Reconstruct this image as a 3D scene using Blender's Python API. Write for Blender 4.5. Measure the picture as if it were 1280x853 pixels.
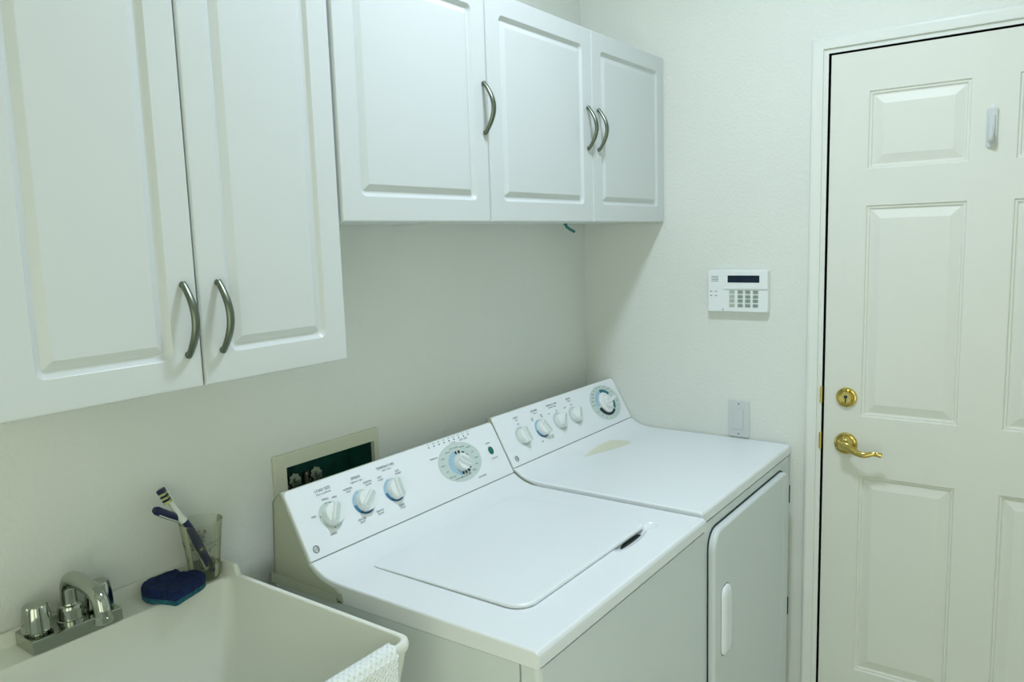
import bpy, bmesh, math, random
from mathutils import Vector, Matrix

for o in list(bpy.data.objects):
    bpy.data.objects.remove(o)
scene = bpy.context.scene
COL = scene.collection
random.seed(4)

# ------------------------------------------------------------------ camera
CAM = Vector((-2.30826, -1.35725, 1.55409))
YAW, PITCH, ROLL, FPX = map(float, (-54.01956, -7.45270, -1.78031, 969.64))
y_, p_, r_ = (math.radians(a) for a in (YAW, PITCH, ROLL))
fw = Vector((-math.sin(y_)*math.cos(p_), math.cos(y_)*math.cos(p_), math.sin(p_)))
rt = Vector((math.cos(y_), math.sin(y_), 0))
up = rt.cross(fw)
rt2 = rt*math.cos(r_) + up*math.sin(r_)
up2 = -rt*math.sin(r_) + up*math.cos(r_)
cd = bpy.data.cameras.new('camera')
cam = bpy.data.objects.new('camera', cd)
COL.objects.link(cam)
m3 = Matrix((rt2, up2, -fw)).transposed()
cam.matrix_world = Matrix.Translation(CAM) @ m3.to_4x4()
cd.sensor_width = 36.0
cd.sensor_fit = 'HORIZONTAL'
cd.lens = FPX/1280*36
cd.clip_start = 0.02
scene.camera = cam

# ------------------------------------------------------------------ world, exposure
world = bpy.data.worlds.new('world')
scene.world = world
world.use_nodes = True
bgn = world.node_tree.nodes['Background']
bgn.inputs[0].default_value = (0.90, 0.93, 0.76, 1)
bgn.inputs[1].default_value = 2.3
scene.view_settings.view_transform = 'Standard'
scene.view_settings.look = 'None'
scene.view_settings.gamma = 1
scene.view_settings.use_curve_mapping = False
scene.view_settings.exposure = 0.0
CEIL = 2.80
LIGHT = (-1.06, -0.86)

def area(name, loc, size, power, color, rot=(0, 0, 0), shape='DISK', sy=None):
    l = bpy.data.lights.new(name, 'AREA')
    l.shape = shape
    l.size = size
    if sy:
        l.size_y = sy
    l.energy = power
    l.color = color
    o = bpy.data.objects.new(name, l)
    o.location = loc
    o.rotation_euler = rot
    COL.objects.link(o)
    return o
area('ceiling_lamp_light', (LIGHT[0], LIGHT[1], CEIL-0.095), 0.24, 17.5, (0.75, 0.84, 1.0))

# ------------------------------------------------------------------ materials
def mat(name, col, rough=0.5, metal=0.0, bump=0.0, scale=200.0, spec=0.5, var=0.0, vscale=3.0, trans=0.0, ior=1.45, col2=None, coat=0.0, bdist=0.001):
    m = bpy.data.materials.new(name)
    m.use_nodes = True
    nt = m.node_tree
    b = nt.nodes['Principled BSDF']
    b.inputs['Base Color'].default_value = (*col, 1)
    b.inputs['Roughness'].default_value = rough
    b.inputs['Metallic'].default_value = metal
    b.inputs['Specular IOR Level'].default_value = spec
    b.inputs['IOR'].default_value = ior
    if trans:
        b.inputs['Transmission Weight'].default_value = trans
    if coat:
        b.inputs['Coat Weight'].default_value = coat
        b.inputs['Coat Roughness'].default_value = 0.08
    tc = nt.nodes.new('ShaderNodeTexCoord')
    if bump:
        n = nt.nodes.new('ShaderNodeTexNoise')
        n.inputs['Scale'].default_value = scale
        n.inputs['Detail'].default_value = 3
        nt.links.new(tc.outputs['Object'], n.inputs['Vector'])
        bp = nt.nodes.new('ShaderNodeBump')
        bp.inputs['Strength'].default_value = bump
        bp.inputs['Distance'].default_value = bdist
        nt.links.new(n.outputs['Fac'], bp.inputs['Height'])
        nt.links.new(bp.outputs['Normal'], b.inputs['Normal'])
    if var:
        n2 = nt.nodes.new('ShaderNodeTexNoise')
        n2.inputs['Scale'].default_value = vscale
        n2.inputs['Detail'].default_value = 5
        nt.links.new(tc.outputs['Object'], n2.inputs['Vector'])
        mx = nt.nodes.new('ShaderNodeMix')
        mx.data_type = 'RGBA'
        c2 = col2 or tuple(c*(1-var) for c in col)
        mx.inputs[6].default_value = (*col, 1)
        mx.inputs[7].default_value = (*c2, 1)
        mr = nt.nodes.new('ShaderNodeMapRange')
        mr.inputs[1].default_value = 0.4
        mr.inputs[2].default_value = 0.7
        nt.links.new(n2.outputs['Fac'], mr.inputs[0])
        nt.links.new(mr.outputs[0], mx.inputs[0])
        nt.links.new(mx.outputs[2], b.inputs['Base Color'])
    return m

M = {}
M['wall'] = mat('wall_paint', (0.73, 0.765, 0.71), 0.6, bump=0.6, scale=110, var=0.03, vscale=2.5, bdist=0.0024)
M['ceiling'] = mat('ceiling_paint', (0.86, 0.88, 0.84), 0.8, bump=0.3, scale=90)
M['floor'] = mat('floor_vinyl', (0.68, 0.69, 0.56), 0.5, var=0.12, vscale=6)
M['trim'] = mat('trim_paint', (0.75, 0.79, 0.74), 0.35, bump=0.05, scale=60)
M['door'] = mat('door_paint', (0.74, 0.765, 0.69), 0.42, bump=0.25, scale=110, var=0.02, vscale=4)
M['cab'] = mat('cabinet_white', (0.61, 0.655, 0.645), 0.33)
M['cab_in'] = mat('cabinet_carcass', (0.74, 0.79, 0.75), 0.5)
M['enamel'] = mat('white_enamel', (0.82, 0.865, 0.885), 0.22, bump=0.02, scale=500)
M['side'] = mat('shaded_enamel', (0.67, 0.73, 0.73), 0.35, bump=0.03, scale=400)  # same white enamel as the tops, darkened for shaded fronts and sides
M['plastic'] = mat('white_plastic', (0.80, 0.85, 0.84), 0.30)
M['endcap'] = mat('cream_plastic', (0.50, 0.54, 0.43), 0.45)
M['knob'] = mat('knob_plastic', (0.80, 0.85, 0.83), 0.25)
M['grip'] = mat('knob_grip_grey', (0.55, 0.64, 0.61), 0.35)
M['ink'] = mat('grey_ink', (0.16, 0.20, 0.20), 0.6)
M['ink_light'] = mat('pale_ink', (0.26, 0.30, 0.30), 0.6)
M['oval'] = mat('oval_print', (0.56, 0.66, 0.62), 0.4)
M['blue_a'] = mat('blue_print_pale', (0.36, 0.55, 0.68), 0.4)
M['blue_b'] = mat('blue_print_mid', (0.05, 0.22, 0.42), 0.4)
M['blue_c'] = mat('blue_print_deep', (0.02, 0.10, 0.24), 0.4)
M['teal'] = mat('teal_print', (0.01, 0.16, 0.20), 0.4)
M['black'] = mat('black_print', (0.006, 0.02, 0.03), 0.5)
M['green'] = mat('green_lens', (0.0, 0.14, 0.10), 0.25)
M['gap'] = mat('dark_gap', (0.02, 0.035, 0.03), 0.8)
M['nickel'] = mat('brushed_nickel', (0.17, 0.20, 0.155), 0.32, metal=1.0, bump=0.05, scale=600)
M['chrome'] = mat('chrome', (0.42, 0.45, 0.39), 0.09, metal=1.0, bump=0.02, scale=60)
M['brass'] = mat('brass', (0.60, 0.475, 0.15), 0.12, metal=1.0)
M['tub'] = mat('tub_plastic', (0.80, 0.83, 0.75), 0.38, bump=0.04, scale=150)
M['tub_rim'] = M['tub']
M['sponge'] = mat('blue_sponge', (0.004, 0.021, 0.105), 0.95, bump=1.0, scale=260, bdist=0.004, var=0.6, vscale=120)
M['scour'] = mat('teal_scourer', (0.01, 0.10, 0.15), 0.95, bump=1.0, scale=500, bdist=0.003, var=0.5, vscale=200, col2=(0.03, 0.2, 0.24))
M['navy'] = mat('navy_plastic', (0.006, 0.010, 0.06), 0.35)
M['brushwhite'] = mat('toothbrush_white', (0.70, 0.76, 0.70), 0.3)
M['bristle'] = mat('bristle_yellow', (0.55, 0.58, 0.22), 0.8)
M['towel'] = mat('white_cotton', (0.78, 0.83, 0.82), 0.95, bump=0.12, scale=900, bdist=0.0008)
M['boxframe'] = mat('outlet_box_plastic', (0.60, 0.63, 0.50), 0.5)
M['boxin'] = mat('outlet_box_dark', (0.008, 0.12, 0.095), 0.7, var=0.5, vscale=18)
M['valve'] = mat('dark_brass_valve', (0.25, 0.26, 0.18), 0.4, metal=0.8)
M['rubber'] = mat('black_rubber', (0.008, 0.013, 0.02), 0.6)
M['lcd'] = mat('lcd_glass', (0.006, 0.016, 0.035), 0.15)
M['lcd_seg'] = mat('lcd_segments', (0.02, 0.07, 0.09), 0.4)
M['key'] = mat('rubber_key', (0.27, 0.33, 0.28), 0.6)
M['key_pale'] = mat('pale_rubber_key', (0.42, 0.48, 0.41), 0.6)
M['shade'] = mat('lamp_glass', (0.9, 0.9, 0.9), 0.4)
nt = M['shade'].node_tree
nt.nodes['Principled BSDF'].inputs['Emission Color'].default_value = (0.85, 0.97, 1, 1)
nt.nodes['Principled BSDF'].inputs['Emission Strength'].default_value = 3.0

# clear plastic cup: thin-walled, slightly cloudy, with a faded leaf print
def cup_material():
    m = bpy.data.materials.new('clear_cup_plastic')
    m.use_nodes = True
    nt = m.node_tree
    out = nt.nodes['Material Output']
    b = nt.nodes['Principled BSDF']
    b.inputs['Base Color'].default_value = (0.62, 0.66, 0.50, 1)
    b.inputs['Roughness'].default_value = 0.2
    tr = nt.nodes.new('ShaderNodeBsdfTransparent')
    tr.inputs[0].default_value = (0.982, 0.988, 0.97, 1)
    mixs = nt.nodes.new('ShaderNodeMixShader')
    fr = nt.nodes.new('ShaderNodeFresnel')
    fr.inputs[0].default_value = 1.28
    ad = nt.nodes.new('ShaderNodeMath')
    ad.operation = 'ADD'
    ad.inputs[1].default_value = 0.015
    nt.links.new(fr.outputs[0], ad.inputs[0])
    nt.links.new(ad.outputs[0], mixs.inputs[0])
    nt.links.new(tr.outputs[0], mixs.inputs[1])
    nt.links.new(b.outputs[0], mixs.inputs[2])
    nt.links.new(mixs.outputs[0], out.inputs[0])
    return m
def cup_print_material():
    m = bpy.data.materials.new('cup_leaf_print')
    m.use_nodes = True
    nt = m.node_tree
    out = nt.nodes['Material Output']
    b = nt.nodes['Principled BSDF']
    b.inputs['Roughness'].default_value = 0.5
    tc = nt.nodes.new('ShaderNodeTexCoord')
    n = nt.nodes.new('ShaderNodeTexNoise')
    n.inputs['Scale'].default_value = 75
    n.inputs['Detail'].default_value = 5
    nt.links.new(tc.outputs['Object'], n.inputs['Vector'])
    rc = nt.nodes.new('ShaderNodeValToRGB')
    rc.color_ramp.elements[0].position = 0.42
    rc.color_ramp.elements[0].color = (0.42, 0.42, 0.16, 1)
    rc.color_ramp.elements[1].position = 0.58
    rc.color_ramp.elements[1].color = (0.03, 0.06, 0.035, 1)
    nt.links.new(n.outputs['Fac'], rc.inputs[0])
    nt.links.new(rc.outputs[0], b.inputs['Base Color'])
    n2 = nt.nodes.new('ShaderNodeTexNoise')
    n2.inputs['Scale'].default_value = 42
    n2.inputs['Detail'].default_value = 8
    n2.inputs['Roughness'].default_value = 0.7
    nt.links.new(tc.outputs['Object'], n2.inputs['Vector'])
    mr = nt.nodes.new('ShaderNodeMapRange')
    mr.inputs[1].default_value = 0.55
    mr.inputs[2].default_value = 0.61
    mr.inputs[4].default_value = 0.5
    nt.links.new(n2.outputs['Fac'], mr.inputs[0])
    tr = nt.nodes.new('ShaderNodeBsdfTransparent')
    mx = nt.nodes.new('ShaderNodeMixShader')
    nt.links.new(mr.outputs[0], mx.inputs[0])
    nt.links.new(tr.outputs[0], mx.inputs[1])
    nt.links.new(b.outputs[0], mx.inputs[2])
    nt.links.new(mx.outputs[0], out.inputs[0])
    return m
M['cup'] = cup_material()
M['cup_print'] = cup_print_material()

def stained_enamel():
    """white enamel with one dried yellowish spill (object space, metres)"""
    m = mat('stained_enamel', (0.82, 0.865, 0.885), 0.22, bump=0.02, scale=500)
    nt = m.node_tree
    b = nt.nodes['Principled BSDF']
    tc = nt.nodes.new('ShaderNodeTexCoord')
    n = nt.nodes.new('ShaderNodeTexNoise')
    n.inputs['Scale'].default_value = 22
    n.inputs['Detail'].default_value = 4
    nt.links.new(tc.outputs['Object'], n.inputs['Vector'])
    sep = nt.nodes.new('ShaderNodeSeparateXYZ')
    nt.links.new(tc.outputs['Object'], sep.inputs[0])
    def mth(op, a, b_=None):
        k = nt.nodes.new('ShaderNodeMath')
        k.operation = op
        for i, v in enumerate((a, b_)):
            if v is None:
                continue
            if isinstance(v, (int, float)):
                k.inputs[i].default_value = v
            else:
                nt.links.new(v, k.inputs[i])
        return k.outputs[0]
    # teardrop: wide at the right end, pointed at the left
    u = mth('DIVIDE', mth('SUBTRACT', sep.outputs[0], 0.000), 0.112)
    taper = mth('MULTIPLY', mth('ADD', u, 1.25), 0.0195)
    cy = mth('ADD', mth('MULTIPLY', u, -0.008), -0.243)
    v = mth('DIVIDE', mth('SUBTRACT', sep.outputs[1], cy), mth('MAXIMUM', taper, 0.001))
    r2 = mth('ADD', mth('POWER', mth('ABSOLUTE', u), 4.0), mth('POWER', mth('ABSOLUTE', v), 2.0))
    rr = mth('ADD', r2, mth('MULTIPLY', mth('SUBTRACT', n.outputs['Fac'], 0.5), 1.2))
    mr = nt.nodes.new('ShaderNodeMapRange')
    mr.inputs[1].default_value = 1.12
    mr.inputs[2].default_value = 0.9
    mr.inputs[3].default_value = 0
    mr.inputs[4].default_value = 0.8
    nt.links.new(rr, mr.inputs[0])
    mx = nt.nodes.new('ShaderNodeMix')
    mx.data_type = 'RGBA'
    mx.inputs[6].default_value = (0.82, 0.865, 0.885, 1)
    mx.inputs[7].default_value = (0.72, 0.72, 0.50, 1)
    nt.links.new(mr.outputs[0], mx.inputs[0])
    nt.links.new(mx.outputs[2], b.inputs['Base Color'])
    return m
M['enamel_stain'] = stained_enamel()

# ------------------------------------------------------------------ mesh helpers
def finish(name, bm, material, parent=None, smooth=35, recalc=True):
    if recalc:
        bmesh.ops.recalc_face_normals(bm, faces=bm.faces[:])
    for f in bm.faces:
        f.smooth = True
    for e in bm.edges:
        if len(e.link_faces) == 2:
            e.smooth = e.calc_face_angle(3.2) < math.radians(smooth)
    me = bpy.data.meshes.new(name)
    bm.to_mesh(me)
    bm.free()
    mats = material if isinstance(material, (list, tuple)) else [material]
    for m in mats:
        me.materials.append(m)
    o = bpy.data.objects.new(name, me)
    COL.objects.link(o)
    if len(me.polygons) < 4000:
        wn = o.modifiers.new('weighted_normal', 'WEIGHTED_NORMAL')
        wn.keep_sharp = True
        wn.weight = 100
    if parent is not None:
        o.parent = parent
        o.matrix_parent_inverse = Matrix.Translation(-WORLD[parent.name])
    return o
WORLD = {}
def root(name, loc, label, cat, group=None):
    o = bpy.data.objects.new(name, None)
    o.empty_display_size = 0.05
    o.location = loc
    COL.objects.link(o)
    WORLD[o.name] = Vector(loc)
    o['label'] = label
    o['category'] = cat
    if group:
        o['group'] = group
    return o
def sub(name, bm, material, parent, **k):
    """part whose geometry is given in world coordinates; may carry sub-parts"""
    o = finish(name, bm, material, parent, **k)
    WORLD[o.name] = Vector((0, 0, 0))
    return o
def struct(o):
    o['kind'] = 'structure'
    return o
def B():
    return bmesh.new()
def add_box(bm, x0, x1, y0, y1, z0, z1, bev=0.0, seg=2):
    r = bmesh.ops.create_cube(bm, size=1.0, matrix=Matrix.Translation(((x0+x1)/2, (y0+y1)/2, (z0+z1)/2)) @ Matrix.Diagonal((abs(x1-x0), abs(y1-y0), abs(z1-z0), 1)))
    if bev:
        es = set()
        for v in r['verts']:
            es.update(v.link_edges)
        bmesh.ops.bevel(bm, geom=list(es), offset=bev, segments=seg, profile=0.5, affect='EDGES')
def rrect(a0, a1, b0, b1, r, n=5):
    """rounded rectangle, 4*(n+1) points; r may be a 4-tuple (a1b1,a0b1,a0b0,a1b0)"""
    if not isinstance(r, (tuple, list)):
        r = (r,)*4
    pts = []
    for (ca, cb, sa, sb, st, rr) in ((a1, b1, -1, -1, 0, r[0]), (a0, b1, 1, -1, 90, r[1]), (a0, b0, 1, 1, 180, r[2]), (a1, b0, -1, 1, 270, r[3])):
        rr = max(rr, 1e-5)
        for k in range(n+1):
            t = math.radians(st + 90*k/n)
            pts.append((ca+sa*rr+rr*math.cos(t), cb+sb*rr+rr*math.sin(t)))
    return pts
def loft(bm, loops, cap0=True, cap1=True):
    vs = [[bm.verts.new(p) for p in L] for L in loops]
    n = len(vs[0])
    for a, b in zip(vs, vs[1:]):
        for i in range(n):
            j = (i+1) % n
            bm.faces.new((a[i], a[j], b[j], b[i]))
    if cap0:
        bm.faces.new(list(reversed(vs[0])))
    if cap1:
        bm.faces.new(vs[-1])
    return vs
def extrude_x(bm, poly, x0, x1, bev=0.0):
    """closed polygon [(y,z)] extruded along x"""
    vs = loft(bm, [[(x0, y, z) for y, z in poly], [(x1, y, z) for y, z in poly]])
    if bev:
        es = [e for L in vs for v in L for e in v.link_edges if abs(e.verts[0].co.x-e.verts[1].co.x) < 1e-6]
        bmesh.ops.bevel(bm, geom=list(set(es)), offset=bev, segments=3, profile=0.5, affect='EDGES')
def frame_at(t):
    t = t.normalized()
    a = Vector((0, 0, 1)) if abs(t.z) < 0.9 else Vector((1, 0, 0))
    u = t.cross(a).normalized()
    return u, t.cross(u).normalized()
def tube(bm, pts, radii, n=12, flat=None, side=None):
    pts = [Vector(p) for p in pts]
    if not isinstance(radii, (list, tuple)):
        radii = [radii]*len(pts)
    loops = []
    pu = None
    for i, p in enumerate(pts):
        t = (pts[min(i+1, len(pts)-1)]-pts[max(i-1, 0)]).normalized()
        if side is not None:
            pu = Vector(side)
        if pu is None:
            u, v = frame_at(t)
        else:
            u = (pu - t*pu.dot(t)).normalized()
            v = t.cross(u)
        pu = u
        f = flat if flat else 1
        loops.append([p + u*radii[i]*math.cos(2*math.pi*k/n) + v*radii[i]*f*math.sin(2*math.pi*k/n) for k in range(n)])
    loft(bm, loops)
def lathe(bm, prof, origin, axis=(0, 0, 1), n=24, cap0=True, cap1=True, flute=None):
    origin, axis = Vector(origin), Vector(axis).normalized()
    u, v = frame_at(axis)
    loops = []
    for r, h in prof:
        L = []
        for k in range(n):
            a = 2*math.pi*k/n
            rr = r*(flute(k, h) if flute else 1)
            L.append(origin+axis*h+u*rr*math.cos(a)+v*rr*math.sin(a))
        loops.append(L)
    loft(bm, loops, cap0, cap1)
def smooth_path(pts, k=6):
    P = [Vector(p) for p in pts]
    P = [P[0]*2-P[1]] + P + [P[-1]*2-P[-2]]
    out = []
    for i in range(1, len(P)-2):
        for j in range(k):
            t = j/k
            a, b, c, d = P[i-1:i+3]
            out.append(0.5*((2*b)+(c-a)*t+(2*a-5*b+4*c-d)*t*t+(3*b-a-3*c+d)*t**3))
    out.append(P[-2])
    return out
def text_mesh(bm, s, size, mtx, align='CENTER', shear=0.0, font_w=1.0, extrude=0.00005):
    c = bpy.data.curves.new('t', 'FONT')
    c.body = s
    c.size = size
    c.align_x = align
    c.align_y = 'CENTER'
    c.resolution_u = 2
    c.shear = shear
    c.extrude = extrude
    o = bpy.data.objects.new('t', c)
    COL.objects.link(o)
    bpy.context.view_layer.update()
    dg = bpy.context.evaluated_depsgraph_get()
    me = bpy.data.meshes.new_from_object(o.evaluated_get(dg))
    me.transform(mtx @ Matrix.Diagonal((font_w, 1, 1, 1)))
    bm.from_mesh(me)
    bpy.data.meshes.remove(me)
    bpy.data.objects.remove(o)
    bpy.data.curves.remove(c)

# ------------------------------------------------------------------ setting
YF, XL = -2.05, -3.25         # front wall and left wall inner faces (outside the frame)
BX = dict(x0=-1.2864, x1=-1.0285, z0=0.945, z1=1.0818)       # outlet box opening
bm = B()
add_box(bm, XL-0.12, BX['x0'], 0, 0.12, 0, CEIL)
add_box(bm, BX['x1'], 0.12, 0, 0.12, 0, CEIL)
add_box(bm, BX['x0'], BX['x1'], 0, 0.12, 0, BX['z0'])
add_box(bm, BX['x0'], BX['x1'], 0, 0.12, BX['z1'], CEIL)
struct(finish('wall_back', bm, M['wall']))
DY0, DY1, DTOP = -0.7845, -1.5720, 2.0315
bm = B()
add_box(bm, 0, 0.12, 0, DY0, 0, CEIL)
add_box(bm, 0, 0.12, DY1, YF, 0, CEIL)
add_box(bm, 0, 0.12, DY0, DY1, DTOP, CEIL)
struct(finish('wall_right', bm, M['wall']))
bm = B()
add_box(bm, -2.35, 0.12, YF, YF-0.12, 0, CEIL)
add_box(bm, XL-0.12, -2.9, YF, YF-0.12, 0, CEIL)
add_box(bm, -2.9, -2.35, YF, YF-0.12, 2.05, CEIL)
struct(finish('wall_front', bm, M['wall']))
bm = B()
add_box(bm, XL-0.12, XL, 0, -1.0, 0, CEIL)
add_box(bm, XL-0.12, XL, -1.0, YF, 2.25, CEIL)  # header over an opening added to let world fill in
struct(finish('wall_left', bm, M['wall']))
bm = B()
add_box(bm, XL-0.12, 0.12, 0.12, YF-0.12, CEIL, CEIL+0.05)
struct(finish('ceiling', bm, M['ceiling']))
bm = B()
add_box(bm, XL-0.12, 0.12, 0.12, YF-0.12, -0.05, 0)
struct(finish('floor', bm, M['floor']))
bm = B()
add_box(bm, -0.012, 0, -0.002, -0.74, 0, 0.09, 0.003)
struct(finish('baseboard_right', bm, M['trim']))
bm = B()
add_box(bm, XL, -0.013, -0.012, 0, 0, 0.09, 0.003)
struct(finish('baseboard_back', bm, M['trim']))

# (unseen openings in the front and left walls are added to admit fill light)
# casing around the door, mitred profile
bm = B()
def casing_path(off, x):
    y0, y1, zt = -0.7845+off, -1.572-off, 2.0315+off
    return [(x, y0, 0), (x, y0, zt), (x, y1, zt), (x, y1, 0)]
prof = [(0.043, 0.0), (0.043, -0.009), (0.040, -0.013), (0.034, -0.0145), (0.019, -0.011), (0.0125, -0.010), (0.0125, -0.004), (0.0, -0.003), (0.0, 0.03)]
paths = [casing_path(o_, x_) for o_, x_ in prof]
vs = [[bm.verts.new(p) for p in P] for P in paths]
for a, b in zip(vs, vs[1:]):
    for i in range(3):
        bm.faces.new((a[i], a[i+1], b[i+1], b[i]))
trim1 = struct(sub('trim_1', bm, M['trim'], None, smooth=20))
for z0, z1 in ((1.057, 1.107), (0.921, 0.972)):
    bm = B()
    add_box(bm, -0.006, 0.02, -0.7835, -0.7862, z0, z1, 0.0006)
    add_box(bm, -0.0075, -0.003, -0.7800, -0.7858, z0+0.002, z1-0.002, 0.0008)
    finish('strike_plate', bm, M['brass'], trim1)
bm = B()     # stop and head behind the slab, coloured dark for the shade in the gap
add_box(bm, 0.045, 0.06, DY0-0.0002, DY0-0.02, 0, DTOP)
add_box(bm, 0.045, 0.06, DY1+0.0002, DY1+0.02, 0, DTOP)
add_box(bm, 0.045, 0.06, DY0, DY1, DTOP-0.02, DTOP-0.0002)
finish('door_stop', bm, M['gap'], trim1)

# ------------------------------------------------------------------ six panel door
FX = 0.003
SY0, SY1, SZ1 = -0.7905, -1.5675, 2.0265
cols = ((-0.889, -1.128), (-1.229, -1.468))
rows = ((0.262, 0.855), (1.027, 1.6165), (1.714, 1.920))
bm = B()
ys = sorted({SY0, SY1, *[v for c in cols for v in c]}, reverse=True)
zs = sorted({0.012, SZ1, *[v for r in rows for v in r]})
V = {}
for i, y in enumerate(ys):
    for j, z in enumerate(zs):
        V[i, j] = bm.verts.new((FX, y, z))
for i in range(len(ys)-1):
    for j in range(len(zs)-1):
        yc, zc = (ys[i]+ys[i+1])/2, (zs[j]+zs[j+1])/2
        if any(c[1] < yc < c[0] for c in cols) and any(r[0] < zc < r[1] for r in rows):
            continue
        bm.faces.new((V[i, j], V[i+1, j], V[i+1, j+1], V[i, j+1]))
bk = 0.042
e = [bm.verts.new((bk, y, z)) for y, z in ((SY0, 0.012), (SY1, 0.012), (SY1, SZ1), (SY0, SZ1))]
bm.faces.new(e)
nI, nJ = len(ys)-1, len(zs)-1
def side_face(a, b, ring):
    bm.faces.new([a, b] + ring)
bm.faces.new([V[0, j] for j in range(nJ+1)] + [e[3], e[0]])
bm.faces.new([V[nI, j] for j in range(nJ+1)] + [e[2], e[1]])
bm.faces.new([V[i, 0] for i in range(nI+1)] + [e[1], e[0]])
bm.faces.new([V[i, nJ] for i in range(nI+1)] + [e[2], e[3]])
door = struct(sub('door_1', bm, M['door'], None, recalc=True))
for c in cols:
    for r in rows:
        bm = B()
        loops = []
        for ins, dep in ((0, 0), (0.003, 0.0040), (0.0075, 0.0045), (0.010, 0.0080), (0.013, 0.0085), (0.0345, 0.0020), (0.0365, 0.0015)):
            loops.append([(FX+dep, a, b) for a, b in ((c[0]-ins, r[0]+ins), (c[1]+ins, r[0]+ins), (c[1]+ins, r[1]-ins), (c[0]-ins, r[1]-ins))])
        loft(bm, loops, cap0=False)
        finish('panel', bm, M['door'], door, smooth=12)
# deadbolt
bm = B()
DB = Vector((FX, -0.851, 1.079))
lathe(bm, [(0.0285, 0.0), (0.0285, 0.004), (0.0265, 0.0075), (0.0235, 0.0085), (0.0215, 0.0070), (0.0205, 0.0070), (0.0190, 0.0130), (0.0150, 0.0150), (0.0148, 0.0125), (0.0, 0.0125)], DB, (-1, 0, 0), 36, cap1=False)
db = sub('deadbolt', bm, M['brass'], door)
bm = B()
lathe(bm, [(0.0048, 0), (0.0048, 0.0008), (0.0, 0.0008)], DB+Vector((-0.0127, 0, 0.003)), (-1, 0, 0), 14, cap1=False)
add_box(bm, FX-0.0136, FX-0.0120, -0.8493, -0.8526, 1.066, 1.083, 0.0003)
finish('keyhole', bm, M['black'], db)
# lever handle
LV = Vector((FX, -0.852, 0.9445))
bm = B()
lathe(bm, [(0.0315, 0.0), (0.0315, 0.004), (0.0290, 0.0085), (0.0250, 0.0100), (0.0225, 0.0088), (0.0180, 0.0110), (0.0125, 0.0150), (0.0115, 0.0300), (0.0115, 0.0420), (0.0085, 0.0470), (0, 0.0475)], LV, (-1, 0, 0), 36, cap1=False)
hd = sub('door_handle', bm, M['brass'], door)
bm = B()
pp = smooth_path([LV+Vector((-0.040, 0.006, 0.004)), LV+Vector((-0.043, -0.012, 0.003)), LV+Vector((-0.046, -0.034, -0.010)), LV+Vector((-0.047, -0.058, -0.016)), LV+Vector((-0.045, -0.080, -0.010)), LV+Vector((-0.044, -0.094, -0.0105)), LV+Vector((-0.043, -0.104, -0.013))], 5)
n_ = len(pp)
rad = [0.0125*(1-0.52*min(1, i/(n_*0.75))) + (0.0012 if i > n_*0.74 else 0) for i in range(n_)]
rad[0] = 0.006
rad[-1] = 0.0015
tube(bm, pp, rad, 14, flat=0.7, side=(0, 0, 1))
finish('lever', bm, M['brass'], hd)

# ------------------------------------------------------------------ cabinets
YC = -0.2951
def bow_pull(parent, x, z0, z1, yb):
    bm = B()
    pts, rad = [], []
    for k in range(21):
        t = k/20
        z = z0+(z1-z0)*t
        a = math.sin(math.pi*t)
        pts.append((x, yb-0.002-0.0262*a**0.92, z))
        rad.append(0.0052+0.0012*a)
    tube(bm, pts, rad, 12, flat=0.75, side=(1, 0, 0))
    for z in (z0+0.003, z1-0.003):
        lathe(bm, [(0.0050, -0.001), (0.0050, 0.005), (0.004, 0.007)], (x, yb, z), (0, -1, 0), 12)
    finish('handle', bm, M['nickel'], parent)
def cabinet(name, label, x0, x1, z0, z1, doors, group=None):
    t = root(name, ((x0+x1)/2, 0, z0), label, 'cabinet', group or 'white wall cabinets above the machines and tub')
    bm = B()
    yb = YC+0.019
    T = 0.016
    add_box(bm, x0+0.001, x0+T, -0.001, yb, z0+0.001, z1)
    add_box(bm, x1-T, x1-0.001, -0.001, yb, z0+0.001, z1)
    add_box(bm, x0+T, x1-T, -0.001, yb, z0+0.004, z0+0.004+T)
    add_box(bm, x0+T, x1-T, -0.001, yb, z1-T, z1)
    add_box(bm, x0+T, x1-T, -0.001, -0.008, z0+0.004+T, z1-T)
    finish('carcass', bm, M['cab_in'], t)
    for (a, b, hx) in doors:
        a += 0.0016
        b -= 0.0016
        bm = B()
        L = []
        # (inset, y offset from face, corner radius)
        for ins, dy, r in ((0.0, 0.018, 0.001), (0.0, 0.0045, 0.001), (0.0016, 0.0012, 0.001), (0.0045, 0.0, 0.001),
                           (0.0465, 0.0, 0.0135), (0.0480, 0.0012, 0.0125), (0.0520, 0.0062, 0.0100), (0.0550, 0.0076, 0.008), (0.0575, 0.0076, 0.0035),
                           (0.0600, 0.0060, 0.002), (0.0685, 0.0010, 0.0005), (0.0705, 0.0006, 0.0003)):
            L.append([(p, YC+dy, q) for p, q in rrect(a+ins, b-ins, z0+ins, z1-ins, r, 5)])
        loft(bm, L)
        d = sub('door', bm, M['cab'], t, smooth=25)
        hz = (1.396, 1.506) if z0 < 1.5 else (1.785, 1.895)
        bow_pull(d, hx, hz[0], hz[1], YC)
    return t
ZT = 2.0960
cabinet('wall_cabinet', 'tall white wall cabinet hanging above the tub, reaching lowest, with two long doors', -1.9255, -1.3526, 1.3470, ZT,
        ((-1.9255, -1.6415, -1.6665), (-1.6415, -1.3526, -1.6085)))
cabinet('wall_cabinet', 'short single-door white wall cabinet above the washer, between the tall cabinet and the paired one', -1.3480, -0.9080, 1.5945, ZT,
        ((-1.3480, -0.9080, -0.9240),))
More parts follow.
